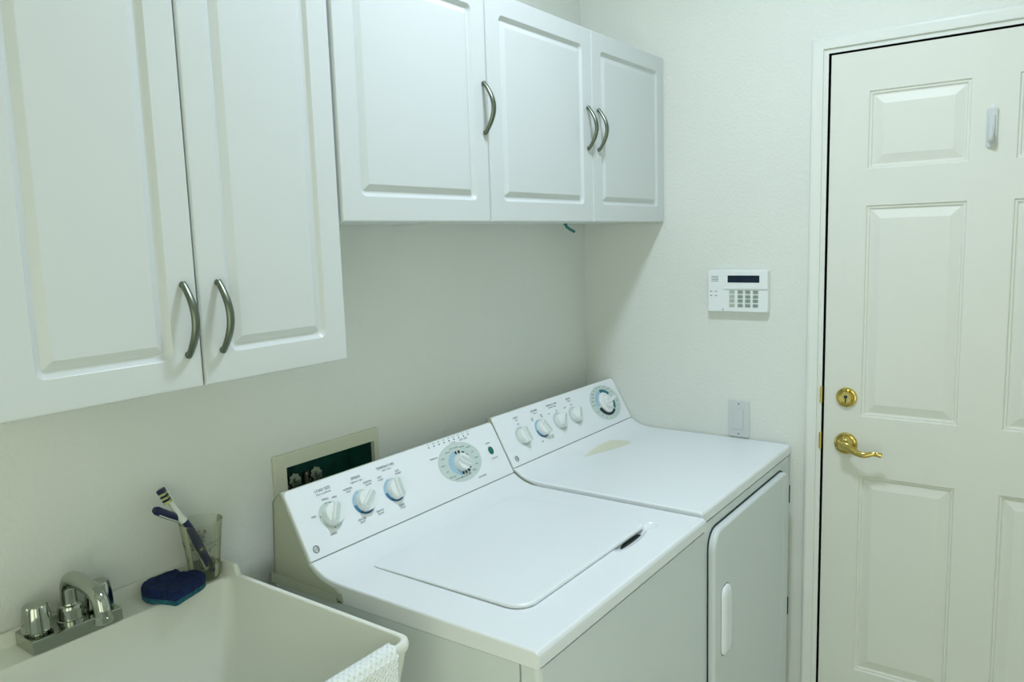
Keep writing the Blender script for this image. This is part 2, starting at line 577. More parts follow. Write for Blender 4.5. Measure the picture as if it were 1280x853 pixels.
cabinet('wall_cabinet', 'short two-door white wall cabinet above the dryer, against the right wall', -0.9075, -0.0015, 1.5945, ZT,
        ((-0.9075, -0.4495, -0.4752), (-0.4495, -0.0015, -0.4198)))
bm = B()
tube(bm, [(-0.218, -0.06, 1.598), (-0.212, -0.061, 1.588), (-0.195, -0.062, 1.581), (-0.172, -0.064, 1.573)], 0.0045, 10)
lathe(bm, [(0.006, 0), (0.006, 0.004)], (-0.218, -0.06, 1.5935), (0, 0, 1), 12)
o = finish('cup_hook', bm, mat('teal_coated_metal', (0.02, 0.16, 0.16), 0.4))
o['label'] = 'small teal hook poking out under the cabinet near the wall corner'
o['category'] = 'hook'

# ------------------------------------------------------------------ washer and dryer
VV = Vector((0, 0.0727, 0.1297)).normalized()
NN = Vector((0, -VV.z, VV.y))
UU = Vector((1, 0, 0))
CH = 0.1487
class Face:
    """console plane: u to the right, v up the slope, n outwards"""
    def __init__(self, x0, zo, yo):
        self.o = Vector((x0, -0.1768+yo, 0.9392+zo))
    def p(self, u, v, n=0.0):
        return self.o+UU*u+VV*v+NN*n
    def m(self, u, v, n=0.0, rot=0.0):
        R = Matrix((UU, VV, NN)).transposed().to_4x4()
        return Matrix.Translation(self.p(u, v, n)) @ R @ Matrix.Rotation(math.radians(rot), 4, 'Z')
    def ellipse(self, bm, cu, cv, a, b, n0=0.0002, th=0.0003, N=48):
        L = [[self.p(cu+a*math.cos(2*math.pi*k/N), cv+b*math.sin(2*math.pi*k/N), h) for k in range(N)] for h in (n0, n0+th)]
        loft(bm, L)
    def arc(self, bm, cu, cv, a0, b0, a1, b1, t0, t1, n0=0.0004, th=0.0003, N=10):
        if N < 2:
            N = 2
        ring = []
        for k in range(N+1):
            t = math.radians(t0+(t1-t0)*k/N)
            ring.append((math.cos(t), math.sin(t)))
        inner = [self.p(cu+a0*c, cv+b0*s, n0+th) for c, s in ring]
        outer = [self.p(cu+a1*c, cv+b1*s, n0+th) for c, s in ring]
        vi = [bm.verts.new(p) for p in inner]
        vo = [bm.verts.new(p) for p in outer]
        for k in range(N):
            bm.faces.new((vi[k], vi[k+1], vo[k+1], vo[k]))
    def text(self, bm, s, u, v, size, align='CENTER', w=1.0, shear=0.0):
        text_mesh(bm, s, size, self.m(u, v, 0.0008), align, shear, w)
def small_knob(F, parent, u, v, ang, r=0.0232):
    bm = B()
    lathe(bm, [(r, 0.0005), (r*1.0, 0.004), (r*0.97, 0.0135), (r*0.93, 0.0160), (r*0.8, 0.0172), (0, 0.0176)], F.p(u, v), NN, 40, cap1=False)
    k = sub('knob', bm, M['knob'], parent)
    ca, sa = math.cos(math.radians(ang)), math.sin(math.radians(ang))
    def Q(a, b, n):
        return F.p(u+a*ca-b*sa, v+a*sa+b*ca, n)
    bm = B()
    L = []
    for h, w, l in ((0.016, 0.0088, 1.0), (0.0215, 0.0080, 0.99), (0.0240, 0.0070, 0.96), (0.0248, 0.0055, 0.93)):
        L.append([Q(a, b, h) for a, b in rrect(-r*0.97*l, r*0.97*l, -w, w, w*0.7, 4)])
    loft(bm, L)
    finish('grip', bm, M['knob'], k)
    bm = B()
    L = [[Q(a, b, h) for a, b in rrect(-r*0.86, r*0.86, -0.0046, 0.0046, 0.002, 3)] for h in (0.0247, 0.0252)]
    loft(bm, L)
    finish('pointer_strip', bm, M['grip'], k)
    return k
def logo(F, parent, u, v, r=0.0078):
    bm = B()
    F.arc(bm, u, v, r*0.80, r*0.80, r, r, 0, 360, N=32)
    F.arc(bm, u, v, r*0.74, r*0.74, r*0.79, r*0.79, 0, 360, N=32)
    F.text(bm, 'GE', u, v, r*1.12, shear=0.35)
    for a in (45, 135, 225, 315):
        F.arc(bm, u+0.74*r*math.cos(math.radians(a)), v+0.74*r*math.sin(math.radians(a)), r*0.10, r*0.10, r*0.17, r*0.17, 0, 360, N=10)
    finish('logo', bm, M['ink'], parent, recalc=False)

def machine(t, x0, zo, yo, yf, top_mat, W=0.686, lo_=0.001):
    """shared body, top with curl, console housing.  zo lifts it, yf = front y"""
    x1 = x0+W
    # body
    bm = B()
    loft(bm, [[(x, -0.058, 0.025), (x, yf+0.040, 0.025), (x, yf+0.040, 0.8815+zo), (x, -0.058, 0.8705+zo)] for x in (x0+0.002, x1-0.002)])
    finish('cabinet_side', bm, M['side'], t)
    bm = B()
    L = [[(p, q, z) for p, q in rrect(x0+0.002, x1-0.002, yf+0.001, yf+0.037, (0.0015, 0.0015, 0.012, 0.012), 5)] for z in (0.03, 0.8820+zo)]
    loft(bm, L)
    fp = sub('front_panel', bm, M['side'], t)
    bm = B()
    add_box(bm, x0+0.010, x1-0.010, -0.065, yf+0.012, 0.862+zo, 0.889+zo)
    finish('seam_shade', bm, M['gap'], t)  # added dark block standing for the shade in the lip seam
    for fx in (x0+0.05, x1-0.05):
        for fy in (-0.10, yf+0.06):
            bm = B()
            lathe(bm, [(0.018, 0), (0.018, 0.008), (0.008, 0.012), (0.008, 0.03)], (fx, fy, 0), (0, 0, 1), 12)
            finish('foot', bm, M['rubber'], t)
    # top: lip, flat, curl up to the console
    zt = 0.914+zo
    poly = [(yf+0.003, zt-0.0300), (yf, zt-0.0280), (yf, zt-0.010), (yf+0.0008, zt-0.006), (yf+0.0032, zt-0.0022), (yf+0.008, zt), (-0.275+yo, zt)]
    poly += [(-0.250+yo, zt+0.0006), (-0.230+yo, zt+0.0022), (-0.212+yo, zt+0.0060), (-0.198+yo, zt+0.0120), (-0.187+yo, zt+0.0180), (-0.1778+yo, zt+0.0252-0.0015)]
    poly += [(-0.168+yo, zt+0.0215), (-0.150+yo, zt-0.012), (-0.058, zt-0.012), (-0.058, zt-0.0410)]
    bm = B()
    lo = []
    for x, dz in ((x0, 0.0045), (x0+0.0006, 0.0026), (x0+0.0020, 0.0009), (x0+0.0045, 0.0), (x1-0.0045, 0.0), (x1-0.0020, 0.0009), (x1-0.0006, 0.0026), (x1, 0.0045)):
        lo.append([(x, y, z-(dz if (z > zt-0.005 and y < -0.172) else 0)) for y, z in poly])
    loft(bm, lo)
    tp = sub('top_panel', bm, top_mat, t, smooth=40)
    # console housing (end caps show)
    F = Face(x0, zo, yo)
    f0, f1 = F.p(0, 0, -0.004), F.p(0, CH, -0.004)
    hp = [(f0.y-0.000, f0.z-0.003), (f1.y, f1.z), (f1.y+0.003, f1.z+0.0005), (f1.y+0.009, f1.z-0.003), (-0.074, f1.z-0.022), (-0.062, 0.880+zo), (-0.264+yo, 0.880+zo), (-0.259+yo, 0.896+zo), (-0.247+yo, 0.9045+zo), (-0.228+yo, 0.9085+zo), (-0.210+yo, 0.9130+zo), (-0.196+yo, 0.9195+zo)]
    bm = B()
    vs = loft(bm, [[(x0-lo_, y, z) for y, z in hp], [(x1+0.001, y, z) for y, z in hp]])
    caps = [f for f in bm.faces if abs(f.normal.x) > 0.9 or len(f.verts) > 4]
    r = bmesh.ops.inset_individual(bm, faces=caps, thickness=0.013, depth=0.0)
    bmesh.ops.recalc_face_normals(bm, faces=bm.faces[:])
    for f in caps:
        bmesh.ops.translate(bm, verts=list(f.verts), vec=(0.0 if f.normal.x > 0 else lo_*0.7, 0, 0))
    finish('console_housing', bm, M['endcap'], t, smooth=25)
    bm = B()
    loft(bm, [[(x, -0.056, 0.8725+zo), (x, -0.250+yo, 0.8760+zo), (x, -0.250+yo, 0.8860+zo), (x, -0.235+yo, 0.8900+zo), (x, -0.056, 0.8925+zo)] for x in (x0-lo_-0.0015, x1+0.0012)])
    finish('console_base', bm, M['endcap'], t)
    # control panel plate
    bm = B()
    L = []
    for ins, n in ((0.0, -0.006), (0.0, -0.0030), (0.0008, -0.0012), (0.0028, 0.0)):
        L.append([F.p(a, b, n) for a, b in rrect(ins, W-ins, 0.0006+ins*0.3, CH-ins, (0.012, 0.012, 0.002, 0.002), 6)])
    loft(bm, L)
    cp = sub('control_panel', bm, M['enamel'], t, smooth=40)
    return F, tp, fp, cp

# ---- washer
WX, WYF = -1.3732, -0.7110
w = root('washing_machine', (WX+0.343, -0.38, 0), 'white top-loading washing machine with hinged lid, beside the tub, left of the dryer', 'washing machine')
F, wtop, wfront, cp = machine(w, WX, 0.0, 0.0, WYF, M['enamel'], W=0.6835, lo_=0.005)
# finger recess in the top, cut with booleans
for (cx_, cy_, cz_), rz_, rad_ in (((-0.885, -0.6215, 0.9185), 4, (0.083, 0.0200, 0.0150)), ((-0.803, -0.6170, 0.9195), -25, (0.034, 0.022, 0.0130))):
    bm = B()
    bmesh.ops.create_uvsphere(bm, u_segments=32, v_segments=16, radius=1.0, matrix=Matrix.Translation((cx_, cy_, cz_)) @ Matrix.Rotation(math.radians(rz_), 4, 'Z') @ Matrix.Diagonal((*rad_, 1)))
    cut = finish('cutter', bm, M['enamel'])
    wtop.modifiers.clear()
    md = wtop.modifiers.new('cut', 'BOOLEAN')
    md.operation = 'DIFFERENCE'
    md.object = cut
    md.solver = 'EXACT'
    bpy.context.view_layer.update()
    dg = bpy.context.evaluated_depsgraph_get()
    nm = bpy.data.meshes.new_from_object(wtop.evaluated_get(dg))
    wtop.modifiers.clear()
    wtop.data = nm
    bpy.data.objects.remove(cut)
bm = bmesh.new()
bm.from_mesh(wtop.data)
for e in bm.edges:
    if len(e.link_faces) == 2:
        e.smooth = e.calc_face_angle(3.2) < math.radians(28)
bm.to_mesh(wtop.data)
bm.free()
wn = wtop.modifiers.new('weighted_normal', 'WEIGHTED_NORMAL')
wn.keep_sharp = True
wn.weight = 100
# lid
lx0, lx1, ly0, ly1 = -1.2815, -0.7925, -0.6195, -0.2480
bm = B()
L = []
for ins, z in ((0.003, 0.9143), (0.003, 0.9158), (0.0, 0.9164), (-0.0004, 0.9200), (0.0008, 0.9224), (0.0035, 0.9236)):
    L.append([(a, b, z - (0.0062 if b > -0.30 else 0.0)*0 ) for a, b in rrect(lx0+ins, lx1-ins, ly0+ins, ly1-ins, (0.012, 0.012, 0.040, 0.040), 8)])
# thin towards the rear so the hinge side sits flush
L = [[(a, b, 0.9143+(z-0.9143)*(1.0 if b < -0.5 else max(0.28, 1-(b+0.5)/0.25*0.72))) for a, b, z in LL] for LL in L]
loft(bm, L)
lid = sub('lid', bm, M['enamel'], w, smooth=40)
bm = B()
L = [[(a, b, z) for a, b in rrect(lx0+0.0035, lx1-0.0035, ly0+0.0035, ly1+0.0016, (0.012, 0.012, 0.040, 0.040), 8)] for z in (0.9140, 0.9148)]
loft(bm, L)
finish('lid_gap_shade', bm, M['gap'], lid)  # dark sheet that paints the shaded groove around the lid
bm = B()
L = [[(a, b, z) for a, b in rrect(-0.950, -0.838, -0.6222, -0.6120, 0.003, 4)] for z in (0.9050, 0.9066)]
loft(bm, L)
finish('finger_slot_shade', bm, M['gap'], lid)  # dark plate painting the shade under the lid's front edge
# controls
kn = ((0.0870, 0.0725, 57), (0.1795, 0.0735, 35), (0.2725, 0.0735, 85))
bm = B()
F.ellipse(bm, 0.0875, 0.0725, 0.0315, 0.0290)
finish('dial_ring', bm, M['oval'], cp)
for (u, v, a), cols_ in zip(kn[1:], ((M['blue_a'], M['blue_b'], M['blue_c']), (M['blue_a'], M['blue_b'], M['blue_c']))):
    bm = B()
    F.ellipse(bm, u-0.001, v, 0.0305, 0.0275)
    finish('dial_ring', bm, M['oval'], cp)
    for (t0, t1, ro), mm in zip(((100, 188, 0.0305), (183, 232, 0.0298), (226, 300, 0.0293)), cols_):
        bm = B()
        k = (0.0305, 0.0298, 0.0293).index(ro)
        F.arc(bm, u-0.001, v, 0.02, 0.018, ro, ro*0.93, t0, t1, n0=0.0005+0.0002*k, N=14)
        finish('dial_arc', bm, mm, cp, recalc=False)
for u, v, a in kn:
    small_knob(F, cp, u, v, a)
# main dial
OU, OV = 0.508, 0.0785
bm = B()
F.ellipse(bm, OU, OV, 0.079, 0.0500)
finish('dial_oval', bm, M['oval'], cp)
for k in range(8):
    bm = B()
    F.arc(bm, OU+0.001, OV-0.002, 0.026, 0.0200, 0.0440, 0.0330, 104+k*19, 104+k*19+17.5, N=4)
    finish('dial_arc', bm, M['blue_a'], cp, recalc=False)
for a0, a1, ro in ((92, 102, 1.0), (72, 84, 1.0), (46, 60, 0.97), (22, 36, 0.95), (253, 263, 1), (270, 280, 1.0), (289, 301, 1.0), (310, 318, 0.95)):
    bm = B()
    F.arc(bm, OU+0.001, OV-0.002, 0.0300, 0.0230, 0.0400*ro, 0.0305*ro, a0, a1, n0=0.0007, N=3)
    finish('dial_arc', bm, M['black'], cp, recalc=False)
small_knob(F, cp, OU-0.001, OV-0.003, -38, r=0.0225)
bm = B()
F.ellipse(bm, 0.6325, 0.0768, 0.0092, 0.0108, th=0.0012, N=28)
finish('indicator_light', bm, M['green'], cp)
# printing
bm = B()
F.text(bm, 'LOAD SIZE', 0.090, 0.1285, 0.0085)
F.text(bm, 'Don\'t overfill tub', 0.0895, 0.1205, 0.0055)
F.text(bm, 'SPEEDS', 0.182, 0.1285, 0.0085)
F.text(bm, 'Agitation / Spin', 0.181, 0.1205, 0.0055)
F.text(bm, 'TEMPERATURE', 0.2730, 0.1300, 0.0085)
F.text(bm, 'Wash / Rinse', 0.2730, 0.1225, 0.0052)
for s, u, v in (('SMALL', 0.0875, 0.1075), ('MINI', 0.1105, 0.1050), ('MED', 0.0450, 0.0810), ('LARGE', 0.0740, 0.0350),
                ('NORMAL\nFAST', 0.151, 0.1080), ('NORMAL\nSLOW', 0.2085, 0.1080), ('GENTLE\nFAST', 0.155, 0.0370), ('GENTLE\nSLOW', 0.2095, 0.0390),
                ('HOT\nCOLD', 0.2450, 0.1080), ('HOT\nWARM', 0.3010, 0.1085), ('COLD\nCOLD', 0.2745, 0.0325)):
    F.text(bm, s, u, v, 0.0062)
for k in range(9):
    F.text(bm, ('Fill', 'Wash', 'Rinse', 'Spin', 'Soak', 'Agitate', 'Drain', 'Pause', 'Done')[k], 0.426+k*0.0189, 0.1437, 0.0040)
F.text(bm, 'COTTONS', 0.5095, 0.1295, 0.0045)
F.text(bm, 'EASY CARE', 0.552, 0.1300, 0.0062)
F.text(bm, 'HANDWASH', 0.5610, 0.0240, 0.0055)
F.text(bm, 'PREWASH', 0.4260, 0.1075, 0.0060)
F.text(bm, 'SIGNAL', 0.6320, 0.0975, 0.0055)
F.text(bm, 'Lid Locked', 0.6340, 0.0555, 0.0055)
for s, a, b in (('HEAVY', 175, 0.063), ('SOAK', 152, 0.062), ('OFF', 198, 0.060), ('RINSE ONLY', 222, 0.062), ('EXTRA RINSE', 243, 0.060), ('QUICK WASH', 262, 0.055),
                ('COLORS', 124, 0.055), ('LIGHT', 104, 0.055), ('MEDIUM', 84, 0.053), ('NORMAL', 62, 0.055), ('CASUAL', 40, 0.062), ('OFF', 18, 0.058),
                ('HEAVY', -6, 0.061), ('SPIN', -28, 0.060), ('DRAIN', -52, 0.058), ('SOAK', -75, 0.054)):
    F.text(bm, s, OU+b*math.cos(math.radians(a)), OV+b*0.70*math.sin(math.radians(a)), 0.0046)
finish('panel_lettering', bm, M['ink'], cp, recalc=False)['kind'] = 'stuff'
bm = B()
for k in range(9):
    F.ellipse(bm, 0.4255+k*0.0189, 0.1370, 0.0019, 0.0019, N=12)
for a in (75, 95, 172, 262):
    F.ellipse(bm, 0.0875+0.0285*math.cos(math.radians(a)), 0.0725+0.0262*math.sin(math.radians(a)), 0.0012, 0.0012, n0=0.0006, N=10)
finish('status_dots', bm, M['black'], cp)['kind'] = 'stuff'
logo(F, cp, 0.0216, 0.0200)

# ---- dryer
DX, DYF, DZ = -0.6832, -0.6995, 0.0088
d = root('clothes_dryer', (DX+0.341, -0.38, 0), 'white front-loading clothes dryer with stained top, between washer and right wall', 'dryer')
G, dtop, dfront, dcp = machine(d, DX, DZ, 0.0045, DYF, M['enamel_stain'], W=0.6800)
# the stain texture is laid out in metres about the spill
for ob in (dtop,):
    me = ob.data
    me.transform(Matrix.Translation((0.315, 0, 0)))
    ob.matrix_parent_inverse = ob.matrix_parent_inverse @ Matrix.Translation((-0.315, 0, 0))
# door
bm = B()
a0, a1, b0, b1 = -0.6520, -0.0700, 0.16, 0.8665
def dl(ins, y, r):
    return [(p, y, q) for p, q in rrect(a0+ins, a1-ins, b0+ins, b1-ins, r, 7)]
loft(bm, [dl(0.001, DYF+0.0005, 0.045), dl(0.0, DYF-0.010, 0.045), dl(0.0015, DYF-0.0145, 0.044), dl(0.005, DYF-0.017, 0.041), dl(0.0075, DYF-0.0175, 0.039)])
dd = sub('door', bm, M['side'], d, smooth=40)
bm = B()
L = [[(p, y, q) for p, q in rrect(a0-0.0035, a1+0.0035, b0-0.0035, b1+0.0035, 0.047, 7)] for y in (DYF+0.0006, DYF-0.0012)]
loft(bm, L)
finish('door_outline', bm, M['gap'], dd)  # dark rim showing around the door edge
bm = B()      # pull: raised white handle with pointed ends
hx0, hx1, hz0, hz1 = -0.612, -0.557, 0.540, 0.716
def capsule(ins, y):
    return [(p, y, q) for p, q in rrect(hx0+ins, hx1-ins, hz0+ins*1.5, hz1-ins*1.5, max(0.0215-ins, 0.002), 8)]
loft(bm, [capsule(0, DYF-0.0172), capsule(0.0004, DYF-0.0215), capsule(0.0025, DYF-0.0245), capsule(0.006, DYF-0.0265), capsule(0.0105, DYF-0.0278), capsule(0.015, DYF-0.0282)])
finish('door_pull', bm, M['enamel'], dd, smooth=60)
bm = B()
loft(bm, [capsule(-0.0012, DYF-0.0172), capsule(-0.0012, DYF-0.0178)])
finish('pull_outline', bm, M['gap'], dd)  # thin dark outline around the pull
bm = B()      # embossed line near the hinge side
add_box(bm, -0.1260, -0.1235, DYF-0.0170, DYF-0.0182, 0.20, 0.845, 0.0004)
finish('door_crease', bm, M['side'], dd)
for z in (0.7894, 0.4444):
    bm = B()
    add_box(bm, -0.0690, -0.0560, DYF+0.002, DYF-0.003, z-0.030, z+0.030, 0.001)
    lathe(bm, [(0.0042, -0.026), (0.0042, 0.026)], (-0.0650, DYF-0.0135, z), (0, 0, 1), 10)
    add_box(bm, -0.0690, -0.0620, DYF-0.002, DYF-0.012, z-0.026, z+0.026, 0.001)
    finish('hinge', bm, M['rubber'], d)
# dryer controls
dk = ((0.0930, 0.0715, 93), (0.1890, 0.0725, 113), (0.2870, 0.0730, 48), (0.3750, 0.0735, 55))
for i, (u, v, a) in enumerate(dk):
    bm = B()
    G.ellipse(bm, u, v, 0.0305, 0.0285)
    finish('dial_ring', bm, M['oval'], dcp)
    if i == 1:
        for k, ((t0, t1, ro), mm) in enumerate(zip(((95, 188, 0.0305), (183, 232, 0.0298), (226, 295, 0.0290)), (M['blue_a'], M['blue_b'], M['blue_c']))):
            bm = B()
            G.arc(bm, u, v, 0.02, 0.018, ro, ro*0.93, t0, t1, n0=0.0005+0.0002*k, N=14)
            finish('dial_arc', bm, mm, dcp, recalc=False)
    small_knob(G, dcp, u, v, a, r=0.0222)
PU, PV = 0.5695, 0.0775
bm = B()
G.ellipse(bm, PU, PV, 0.0890, 0.0600)
finish('dial_oval', bm, M['oval'], dcp)
for (t0, t1), mm in (((98, 188), M['blue_a']), ((35, 96), M['teal']), ((-42, 16), M['teal']), ((198, 312), M['black'])):
    bm = B()
    G.arc(bm, PU, PV, 0.0380, 0.0310, 0.0560, 0.0450, t0, t1, n0=0.0006, N=14)
    finish('dial_arc', bm, mm, dcp, recalc=False)
bm = B()
G.text(bm, '- 60 - 40 - 20 -', 0.5640, 0.0385, 0.0055)
finish('dial_numerals', bm, M['plastic'], dcp, recalc=False)
bm = B()
lathe(bm, [(0.0350, 0.0005), (0.0350, 0.004), (0.0330, 0.006), (0.0215, 0.0065), (0.0205, 0.0155), (0.018, 0.0175), (0, 0.018)], G.p(PU, PV-0.001), NN, 44, cap1=False)
kb = sub('knob', bm, M['knob'], dcp)
bm = B()
def Q(a, b, n, ang=9):
    ca, sa = math.cos(math.radians(ang)), math.sin(math.radians(ang))
    return G.p(PU+a*ca-b*sa, PV-0.001+a*sa+b*ca, n)
L = [[Q(a, b, h) for a, b in rrect(-0.018+s, 0.043-s, -0.0075+s, 0.0075-s, 0.0065-s, 4)] for h, s in ((0.006, 0), (0.020, 0.0006), (0.0225, 0.0025))]
loft(bm, L)
finish('grip', bm, M['knob'], kb)
bm = B()
for s, u, v in (('START', 0.0955, 0.1265), ('DRYNESS', 0.1890, 0.1285), ('WRINKLE CARE', 0.2820, 0.1290), ('SIGNAL', 0.3770, 0.1290)):
    G.text(bm, s, u, v, 0.0080)
for s, u, v in (('Push', 0.0955, 0.1195), ('Control', 0.1890, 0.1210), ('Extended Tumble', 0.2820, 0.1215), ('Volume', 0.3770, 0.1215),
                ('OFF', 0.095, 0.1070), ('LESS\nDRY', 0.1640, 0.1060), ('DRY\nEST', 0.2130, 0.1070), ('LOW', 0.166, 0.0370), ('MORE\nDRY', 0.2200, 0.0395),
                ('ON', 0.2510, 0.1050), ('OFF', 0.2930, 0.1060), ('LOW', 0.340, 0.1060), ('OFF', 0.3790, 0.1080)):
    G.text(bm, s, u, v, 0.0058)
for s, a in (('COTTONS', 178), ('TIMED', 163), ('MORE', 150), ('DAMP', 136), ('LESS', 120), ('AUTO', 102), ('DRY', 84), ('LESS', 66), ('EASY CARE', 48), ('OFF', 30), ('COOL', 10), ('MED', -8), ('AIR', -26), ('60', -44), ('50', -60), ('40', -78), ('30', -98), ('20', -116), ('OFF', -136), ('FLUFF', -156)):
    G.text(bm, s, PU+0.0720*math.cos(math.radians(a)), PV+0.0535*math.sin(math.radians(a)), 0.0050)
finish('panel_lettering', bm, M['ink'], dcp, recalc=False)['kind'] = 'stuff'
logo(G, dcp, 0.0266, 0.0205)

# ------------------------------------------------------------------ outlet box behind the washer
ob = root('washer_outlet_box', (-1.166, 0.0, 0.90), 'beige recessed washer outlet box in the wall behind the washer console', 'outlet box')
bm = B()
fx0, fx1, fz0, fz1 = -1.3190, -1.0120, 0.903, 1.1125
def fr(x0, x1, z0, z1, y, r):
    return [(a, y, b) for a, b in rrect(x0, x1, z0, z1, r, 3)]
loft(bm, [fr(fx0, fx1, fz0, fz1, -0.0002, 0.004), fr(fx0, fx1, fz0, fz1, -0.005, 0.004), fr(fx0+0.002, fx1-0.002, fz0+0.002, fz1-0.002, -0.0065, 0.004),
          fr(BX['x0']-0.0005, BX['x1']+0.0005, BX['z0']-0.0005, BX['z1']+0.0005, -0.0065, 0.001), fr(BX['x0']+0.001, BX['x1']-0.001, BX['z0']+0.001, BX['z1']-0.001, 0.004, 0.001)], cap0=False, cap1=False)
finish('frame', bm, M['boxframe'], ob, smooth=30)
bm = B()
loft(bm, [fr(BX['x0']+0.001, BX['x1']-0.001, BX['z0']+0.001, BX['z1']-0.001, 0.003, 0.001), fr(BX['x0']+0.003, BX['x1']-0.003, BX['z0']+0.003, BX['z1']-0.003, 0.085, 0.001)], cap0=False, cap1=True)
finish('recess', bm, M['boxin'], ob)
for vx in (-1.2530, -1.1935):
    bm = B()
    lathe(bm, [(0.011, 0.0), (0.011, 0.028), (0.008, 0.034), (0.0, 0.035)], (vx, 0.045, 1.008), (0, 0, 1), 16, cap1=False)
    tube(bm, [(vx, 0.045, 1.030), (vx, 0.012, 1.040)], 0.005, 10)
    v_ = sub('valve', bm, M['valve'], ob)
    bm = B()
    lathe(bm, [(0.005, -0.001), (0.0165, 0.0), (0.0175, 0.004), (0.0165, 0.008), (0.006, 0.009), (0.005, 0.0125), (0.0, 0.013)], (vx, 0.018, 1.040), (0, -0.93, 0.25), 32, flute=lambda k, h: 1.0 if (k % 4) < 2 else 0.86, cap1=False)
    finish('valve_wheel', bm, M['nickel'], v_, smooth=20)
    bm = B()
    tube(bm, smooth_path([(vx+0.004, 0.040, 1.015), (vx+0.020, 0.022, 1.002), (vx+0.030, 0.012, 0.962), (vx+0.034, 0.016, 0.950)], 4), 0.0085, 12)
    finish('hose', bm, M['rubber'], ob)

# ------------------------------------------------------------------ laundry tub
tb = root('laundry_tub', (-1.77, -0.27, 0), 'cream plastic laundry tub with thin white rim, left of the washer', 'sink')
bm = B()
X0, X1, Y0, Y1 = -2.0650, -1.4780, -0.5470, -0.0015
def lift(y):
    t = min(1, max(0, (y+0.103)/0.012))
    return 0.0185*(t*t*(3-2*t))
def outer(ins, z, r, lf=0.0):
    pts = rrect(X0+ins, X1-ins, Y0+ins, Y1-min(ins, 0.008), (0.004, 0.004, r, r), 8)
    # densify the straight sides so the upstand can step down
    out = []
    n = len(pts)
    for i, p in enumerate(pts):
        q = pts[(i+1) % n]
        out.append(p)
        L_ = math.hypot(q[0]-p[0], q[1]-p[1])
        if abs(q[1]-p[1]) > 0.3:
            top = max(p[1], q[1])
            ysteps = [-0.086, -0.089, -0.092, -0.095, -0.098, -0.101, -0.104]
            if p[1] < q[1]:
                ysteps = ysteps[::-1]
            for yy in ysteps:
                t = (yy-p[1])/(q[1]-p[1])
                out.append((p[0]+(q[0]-p[0])*t, yy))
    return [(a, b, z+lf*lift(b)) for a, b in out]
def inner(x0, x1, y0, y1, z, r):
    pts = rrect(x0, x1, y0, y1, r, 8)
    out = []
    n = len(pts)
    for i, p in enumerate(pts):
        q = pts[(i+1) % n]
        out.append(p)
        if abs(q[1]-p[1]) > 0.2:
            for k in range(1, 8):
                t = k/8
                out.append((p[0]+(q[0]-p[0])*t, p[1]+(q[1]-p[1])*t))
    return [(a, b, z) for a, b in out]
loops = [outer(0.050, 0.585, 0.05), outer(0.0060, 0.895, 0.026), outer(0.0030, 0.921, 0.024), outer(0.0012, 0.923, 0.022), outer(0.0, 0.928, 0.022, 0.9),
         outer(0.0, 0.9345, 0.022, 1), outer(0.0015, 0.9388, 0.021, 1), outer(0.0035, 0.9398, 0.020, 1), outer(0.0085, 0.9396, 0.018, 1), outer(0.0105, 0.9380, 0.017, 0.97), outer(0.0112, 0.9335, 0.017, 0.0),
         inner(X0+0.0114, X1-0.0114, Y0+0.0114, -0.0715, 0.9325, (0.012, 0.012, 0.018, 0.018)), inner(X0+0.0120, X1-0.0120, Y0+0.0120, -0.0745, 0.9290, (0.018, 0.018, 0.022, 0.022)),
         inner(X0+0.045, X1-0.045, Y0+0.045, -0.1050, 0.625, 0.05), inner(X0+0.058, X1-0.058, Y0+0.058, -0.1180, 0.605, 0.05), inner(X0+0.09, X1-0.09, Y0+0.09, -0.15, 0.600, 0.04)]
loft(bm, loops)
finish('basin', bm, M['tub'], tb, smooth=45)
for lx in (-1.99, -1.555):
    for ly in (-0.47, -0.08):
        bm = B()
        add_box(bm, lx-0.018, lx+0.018, ly-0.018, ly+0.018, 0, 0.62, 0.004)
        finish('leg', bm, M['tub'], tb)

# ------------------------------------------------------------------ faucet
fz = 0.9335
fc = root('faucet', (-1.763, -0.04, fz), 'chrome two-handle faucet on the back ledge of the laundry tub', 'faucet')
bm = B()
L = []
for ins, z in ((0, fz+0.0005), (0, fz+0.0205), (0.0008, fz+0.0218), (0.002, fz+0.0222)):
    L.append([(a, b, z) for a, b in rrect(-1.8345+ins, -1.6925-ins, -0.0745+ins, -0.0125-ins, 0.0015, 2)])
loft(bm, L)
finish('base_plate', bm, M['chrome'], fc, smooth=30)
zt = fz+0.0222
for kx in (-1.8125, -1.7145):
    bm = B()
    lathe(bm, [(0.015, 0), (0.015, 0.005), (0.011, 0.006), (0.011, 0.009)], (kx, -0.042, zt), (0, 0, 1), 24)
    st = sub('valve_stem', bm, M['chrome'], fc)
    bm = B()
    fl = lambda k, h: (1.0 if (k % 8) not in (0, 1) else 0.86) if h < 0.043 else 1.0
    lathe(bm, [(0.0205, 0.0035), (0.0222, 0.005), (0.0215, 0.020), (0.0185, 0.042), (0.0160, 0.0455), (0.0120, 0.0470), (0.0, 0.0475)], (kx, -0.042, zt), (0, 0, 1), 48, cap1=False, flute=fl)
    finish('handle', bm, M['chrome'], st, smooth=30)
bm = B()
lathe(bm, [(0.0215, 0), (0.0215, 0.003), (0.0195, 0.004), (0.0195, 0.0200), (0.0175, 0.0260), (0.0130, 0.0275), (0.0125, 0.030)], (-1.7620, -0.044, zt), (0, 0, 1), 32)
finish('hub', bm, M['chrome'], fc)
bm = B()
sx = -1.7620
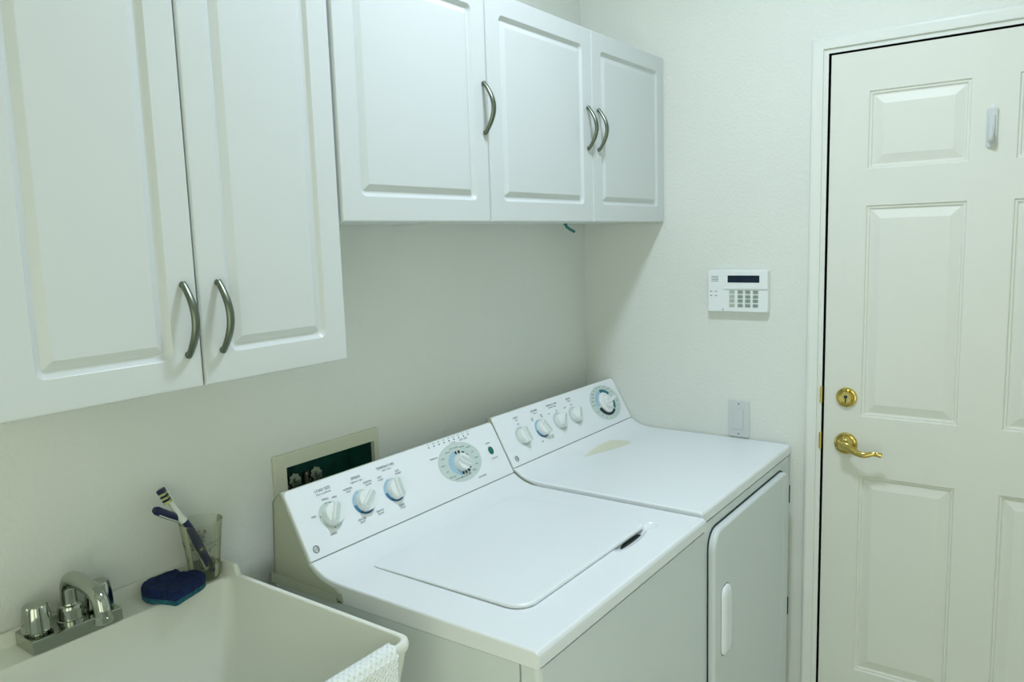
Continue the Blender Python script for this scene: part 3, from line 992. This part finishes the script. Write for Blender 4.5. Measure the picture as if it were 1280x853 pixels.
pts = smooth_path([(sx, -0.044, zt+0.020), (sx, -0.044, zt+0.045), (sx, -0.046, zt+0.0600), (sx, -0.056, zt+0.0720), (sx, -0.074, zt+0.0760), (sx, -0.110, zt+0.0740), (sx, -0.137, zt+0.0690), (sx, -0.150, zt+0.0600), (sx, -0.155, zt+0.0470), (sx, -0.156, zt+0.0310)], 5)
tube(bm, pts, [0.0122]*len(pts), 20)
sp = sub('spout', bm, M['chrome'], fc, smooth=60)
bm = B()
lathe(bm, [(0.0112, 0.010), (0.0135, 0.008), (0.0138, 0.0), (0.0120, -0.002), (0.009, -0.002), (0.009, 0.003)], (sx, -0.156, zt+0.0270), (0, 0, 1), 24)
finish('aerator', bm, M['chrome'], sp)

# ------------------------------------------------------------------ sponge
sg = root('sponge', (-1.59, -0.055, fz), 'navy blue sponge with teal scouring underside, on the tub ledge beside the cup', 'sponge')
poly = [(-1.614, -0.014), (-1.590, -0.0145), (-1.566, -0.0140), (-1.560, -0.022), (-1.561, -0.034), (-1.556, -0.044), (-1.544, -0.050), (-1.538, -0.062), (-1.540, -0.080),
        (-1.552, -0.092), (-1.575, -0.100), (-1.600, -0.108), (-1.618, -0.113), (-1.624, -0.098), (-1.632, -0.078), (-1.640, -0.060), (-1.640, -0.040), (-1.630, -0.024)]
pp = [Vector((a, b, 0)) for a, b in poly]
pp = smooth_path(pp+[pp[0]], 4)[:-1]
cen = sum(pp, Vector())/len(pp)
def spl(z, s, jit=0.0):
    return [(cen.x+(p.x-cen.x)*s+random.uniform(-jit, jit), cen.y+(p.y-cen.y)*s+random.uniform(-jit, jit), z+random.uniform(-jit, jit)) for p in pp]
bm = B()
loft(bm, [spl(fz+0.0012, 0.97), spl(fz+0.004, 1.0, 0.0005), spl(fz+0.0105, 1.0, 0.0005)])
finish('scouring_layer', bm, M['scour'], sg)
bm = B()
loft(bm, [spl(fz+0.0108, 1.0, 0.0004), spl(fz+0.0170, 1.015, 0.0006), spl(fz+0.0235, 1.0, 0.0007), spl(fz+0.0268, 0.95, 0.0009), spl(fz+0.0275, 0.75, 0.001), spl(fz+0.0260, 0.45, 0.001), spl(fz+0.0265, 0.15, 0.0005)])
finish('foam_layer', bm, M['sponge'], sg)

# ------------------------------------------------------------------ cup and toothbrushes
CUP = Vector((-1.5190, -0.0455, fz+0.0015))
cp_ = root('plastic_cup', CUP, 'clear tapered plastic cup with faded leaf print on the tub ledge', 'cup')
bm = B()
H = 0.112
lathe(bm, [(0.0, 0.0), (0.0245, 0.0), (0.0262, 0.002), (0.0380, H-0.002), (0.0390, H), (0.0380, H), (0.0372, H-0.002), (0.0250, 0.004), (0.0, 0.004)], CUP, (0, 0, 1), 40, cap0=False, cap1=False)
finish('cup_wall', bm, M['cup'], cp_, smooth=50)
bm = B()
lathe(bm, [(0.0268, 0.006), (0.0350, H*0.72)], CUP, (0, 0, 1), 40, cap0=False, cap1=False)
finish('leaf_print', bm, M['cup_print'], cp_)

# toothbrush with white neck and striped head
t1 = root('toothbrush', (-1.506, -0.058, 0.941), 'white-necked toothbrush with navy grip and striped bristles, head up in the cup', 'toothbrush', 'toothbrushes in the cup')
P0 = Vector((-1.5080, -0.0545, 0.9440))
P1 = Vector((-1.5470, -0.0505, 1.0460))
P2 = Vector((-1.5570, -0.0460, 1.0640))
P3 = Vector((-1.5665, -0.0400, 1.0860))
P4 = Vector((-1.5735, -0.0330, 1.1080))
bm = B()
pts = smooth_path([P0, P0.lerp(P1, 0.35), P0.lerp(P1, 0.7), P1, P2], 5)
tube(bm, pts, [0.0050+0.0030*math.sin(math.pi*min(1, (i+2)/len(pts))) for i in range(len(pts))], 12)
hb = sub('handle', bm, M['navy'], t1)
bm = B()
pts = smooth_path([P1.lerp(P2, 0.6), P2, P3, P4], 5)
tube(bm, pts, [0.0078-0.0022*min(1, i/len(pts)*1.5) for i in range(len(pts))], 12)
finish('neck', bm, M['brushwhite'], t1)
ax = (P4-P3).normalized()
bdir = Vector((-0.62, -0.75, -0.35))
bdir = (bdir-ax*bdir.dot(ax)).normalized()
sd = ax.cross(bdir)
def blk(bm, s0, s1, h0, h1, w):
    o_ = P4
    ls = []
    for h in (h0, h1):
        ls.append([o_+ax*a+sd*b+bdir*h for a, b in rrect(s0, s1, -w, w, 0.0018, 3)])
    loft(bm, ls)
bm = B()
blk(bm, -0.014, 0.020, -0.002, 0.003, 0.0075)
finish('head', bm, M['brushwhite'], t1)
for k, (s0, s1) in enumerate(((-0.010, -0.006), (-0.0055, -0.0025), (-0.002, 0.001), (0.0015, 0.0045), (0.005, 0.008), (0.0085, 0.016))):
    bm = B()
    blk(bm, s0*1.15, s1*1.15, 0.003, 0.0140, 0.0066)
    finish('bristles', bm, M['navy'] if k in (1, 3, 5) else M['bristle'], t1)
t2 = root('toothbrush', (-1.495, -0.035, 0.941), 'all-navy toothbrush upside down in the cup, handle end pointing left toward the wall', 'toothbrush', 'toothbrushes in the cup')
bm = B()
R0 = Vector((-1.5060, -0.034, 0.9430))
R1 = Vector((-1.5355, -0.0300, 1.0385))
R2 = Vector((-1.5490, -0.0330, 1.0555))
R3 = Vector((-1.5830, -0.0480, 1.0780))
R4 = Vector((-1.6085, -0.0500, 1.0960))
pts = smooth_path([R0.lerp(R1, 0.25), R1, R2, R3, R4], 6)
tube(bm, pts, [0.0040+0.0040*min(1, i/len(pts)*1.7) for i in range(len(pts)-1)]+[0.0055], 12)
finish('handle', bm, M['navy'], t2)
bm = B()
tube(bm, [p+Vector((-0.0012, -0.0035, -0.0035)) for p in pts[9:-2]], 0.0032, 10)
finish('handle_underside', bm, M['brushwhite'], t2)
bm = B()
tube(bm, [R0+Vector((0, 0, 0.001)), R0.lerp(R1, 0.28)], [0.0052, 0.0048], 10)
finish('head', bm, M['brushwhite'], t2)

# ------------------------------------------------------------------ towel on the tub's front rim
bm = B()
def towel_pt(s, w):
    """s: arc length over the rim (front side positive), w: 0..1 along x"""
    x = -1.5235 - w*0.30
    yf = Y0-0.0045
    zt_ = 0.9395+0.0045
    if s < -0.012:
        return Vector((x, Y0+0.017, zt_-0.006+(s+0.012))), Vector((0, 1, 0))
    if s < 0:
        t = -s/0.012
        return Vector((x, Y0+0.005+0.012*t, zt_-0.006*t*t)), Vector((0, 0.3*t, 1)).normalized()
    if s < 0.014:
        a = s/0.014*math.pi/2
        return Vector((x, Y0+0.005-0.0095*math.sin(a), zt_-0.0095*(1-math.cos(a)))), Vector((0, -math.sin(a), math.cos(a)))
    dz = s-0.014
    return Vector((x-0.004*math.sin(dz*40), yf-0.003*math.sin(w*22+dz*9)*min(1, dz/0.05)-0.002, zt_-0.0095-dz)), Vector((0, -1, 0))
NS, NW = 240, 340
S0, S1 = -0.05, 0.20
grid = []
cell = 0.0054
for i in range(NS+1):
    s = S0+(S1-S0)*i/NS
    row = []
    for j in range(NW+1):
        w_ = j/NW
        p, n = towel_pt(s, w_)
        aa = abs(math.sin(math.pi*(s/cell + w_*0.30/cell)/1.0*0.5))
        bb = abs(math.sin(math.pi*(s/cell - w_*0.30/cell)/1.0*0.5))
        h = 0.0050*min(0.85, max(aa, bb))
        row.append(bm.verts.new(p+n*(h+0.0006)))
    grid.append(row)
for i in range(NS):
    for j in range(NW):
        bm.faces.new((grid[i][j], grid[i][j+1], grid[i+1][j+1], grid[i+1][j]))
tw = finish('waffle_cloth', bm, M['towel'], smooth=60)
sm = tw.modifiers.new('thick', 'SOLIDIFY')
sm.thickness = 0.0012
sm.offset = -1
tw['label'] = 'white waffle-weave cloth draped over the front rim of the tub'
tw['category'] = 'cloth'

# ------------------------------------------------------------------ things on the right wall
kp = root('alarm_keypad', (0, -0.540, 1.379), 'white alarm keypad with dark display and number keys on the right wall', 'keypad')
ky0, ky1, kz0, kz1 = -0.4475, -0.6325, 1.3165, 1.4430
def wl(y0, y1, z0, z1, x, r, n=4):
    return [(x, a, b) for a, b in rrect(min(y0, y1), max(y0, y1), z0, z1, r, n)]
bm = B()
loft(bm, [wl(ky0, ky1, kz0, kz1, -0.0002, 0.005), wl(ky0, ky1, kz0, kz1, -0.019, 0.005), wl(ky0-0.0012, ky1+0.0012, kz0+0.0012, kz1-0.0012, -0.0218, 0.005), wl(ky0-0.004, ky1+0.004, kz0+0.004, kz1-0.004, -0.0228, 0.004)])
finish('body', bm, M['plastic'], kp)
def KU(zx): return ky0-0.185*(zx-95)/910
def KV(zy): return kz1-0.1265*(zy-75)/655
bm = B()
y0, y1, z0, z1 = KU(345), KU(1003), KV(372), KV(85)
loft(bm, [wl(y0, y1, z0, z1, -0.0205, 0.003), wl(y0, y1, z0, z1, -0.0262, 0.003), wl(y0-0.001, y1+0.001, z0+0.001, z1-0.001, -0.0270, 0.003)])
fd = sub('display_cover', bm, M['plastic'], kp)
bm = B()
loft(bm, [wl(KU(412), KU(885), KV(270), KV(160), -0.0268, 0.0008, 2), wl(KU(412), KU(885), KV(270), KV(160), -0.0275, 0.0008, 2)])
lc = finish('display', bm, M['lcd'], fd)
RW = Matrix((Vector((0, -1, 0)), Vector((0, 0, 1)), Vector((-1, 0, 0)))).transposed().to_4x4()
labels = ('1', '2', '3', '4', '5', '6', '7', '8', '9', '*', '0', '#')
tm = B()
for r_i, zy in enumerate((418, 490, 556, 628)):
    for c_i, zx in enumerate((473, 598, 710, 824)):
        bm = B()
        yc, zc = KU(zx), KV(zy)
        loft(bm, [wl(yc-0.0078, yc+0.0078, zc-0.0046, zc+0.0046, -0.0222, 0.001, 2), wl(yc-0.0078, yc+0.0078, zc-0.0046, zc+0.0046, -0.0244, 0.001, 2), wl(yc-0.007, yc+0.007, zc-0.0038, zc+0.0038, -0.0250, 0.001, 2)])
        finish('key', bm, M['key_pale'] if c_i == 0 else M['key'], kp)
        if c_i:
            text_mesh(tm, labels[r_i*3+c_i-1], 0.0082, Matrix.Translation((-0.0252, yc, zc)) @ RW)
finish('key_numerals', tm, M['ink'], kp, recalc=False)['kind'] = 'stuff'
bm = B()
for k in range(4):
    add_box(bm, -0.0232, -0.0215, KU(155), KU(262), KV(176+k*24.5)-0.0008, KV(176+k*24.5)+0.0008)
for zx in (152, 228):
    for zy in (410, 480):
        add_box(bm, -0.0232, -0.0215, KU(zx-20), KU(zx+16), KV(zy)-0.0011, KV(zy)+0.0011)
add_box(bm, -0.0235, -0.0150, KU(330), KU(340), KV(715), KV(680))
finish('slots', bm, M['ink'], kp)['kind'] = 'stuff'

sw = root('light_switch', (0, -0.5408, 0.985), 'white rocker light switch on the right wall just above the dryer', 'light switch')
bm = B()
loft(bm, [wl(-0.5077, -0.5739, 0.926, 1.0405, -0.0002, 0.003), wl(-0.5077, -0.5739, 0.926, 1.0405, -0.004, 0.003), wl(-0.5090, -0.5726, 0.9273, 1.0392, -0.0056, 0.003)])
finish('wall_plate', bm, M['cab'], sw)
bm = B()
loft(bm, [wl(-0.5230, -0.5570, 0.9490, 1.0150, -0.0054, 0.001, 2), wl(-0.5230, -0.5570, 0.9490, 1.0150, -0.0068, 0.001, 2)])
finish('rocker_frame', bm, M['cab'], sw)
bm = B()
v0 = wl(-0.5245, -0.5555, 0.9505, 1.0135, -0.0066, 0.0008, 2)
v1 = [(-0.0075-0.0038*((b-0.9505)/0.063), a, b) for _, a, b in wl(-0.5250, -0.5550, 0.9510, 1.0130, 0, 0.0008, 2)]
loft(bm, [v0, v1])
finish('rocker', bm, M['cab'], sw)
bm = B()
for z in (1.030, 0.936):
    lathe(bm, [(0.0026, 0), (0.0022, 0.0010), (0, 0.0012)], (-0.0054, -0.5408, z), (-1, 0, 0), 10, cap1=False)
finish('screws', bm, M['nickel'], sw)['kind'] = 'stuff'

# adhesive hook on the door
ah = root('adhesive_hook', (FX, -1.174, 1.79), 'white stick-on plastic hook between the door\'s upper panels', 'hook')
bm = B()
def ov(ins, x, z0=1.7425, z1=1.8420, hw=0.0125):
    return [(FX-x, a, b) for a, b in rrect(-1.175-hw+ins, -1.175+hw-ins, z0+ins, z1-ins, (max(0.007-ins, .001), max(0.007-ins, .001), max(0.0115-ins, 0.001), max(0.0115-ins, 0.001)), 6)]
loft(bm, [ov(0, 0.0003), ov(0, 0.0035), ov(0.0015, 0.0052), ov(0.004, 0.0060)])
finish('back_plate', bm, M['cab'], ah)
bm = B()
add_box(bm, FX-0.0016, FX-0.0002, -1.1715, -1.1785, 1.8400, 1.8500, 0.0004)
finish('adhesive_tab', bm, M['plastic'], ah)
bm = B()
pts = smooth_path([(FX-0.006, -1.175, 1.822), (FX-0.008, -1.175, 1.795), (FX-0.010, -1.175, 1.772), (FX-0.017, -1.175, 1.758), (FX-0.026, -1.175, 1.763), (FX-0.029, -1.175, 1.778), (FX-0.028, -1.175, 1.790)], 5)
tube(bm, pts, [0.0075-0.0025*i/len(pts) for i in range(len(pts))], 14, flat=0.45, side=(0, 1, 0))
finish('hook_arm', bm, M['cab'], ah, smooth=60)

# ------------------------------------------------------------------ ceiling lamp (outside the frame)
lm = root('ceiling_light', (LIGHT[0], LIGHT[1], CEIL), 'round flush ceiling light with frosted glass', 'ceiling light')
bm = B()
lathe(bm, [(0.15, 0), (0.15, 0.03), (0.14, 0.035)], (LIGHT[0], LIGHT[1], CEIL-0.001), (0, 0, -1), 36)
finish('lamp_base', bm, M['nickel'], lm)
bm = B()
lathe(bm, [(0.13, 0.034), (0.125, 0.05), (0.115, 0.065), (0.10, 0.080), (0.06, 0.088), (0, 0.090)], (LIGHT[0], LIGHT[1], CEIL), (0, 0, -1), 36, cap1=False)
finish('lamp_glass', bm, M['shade'], lm)
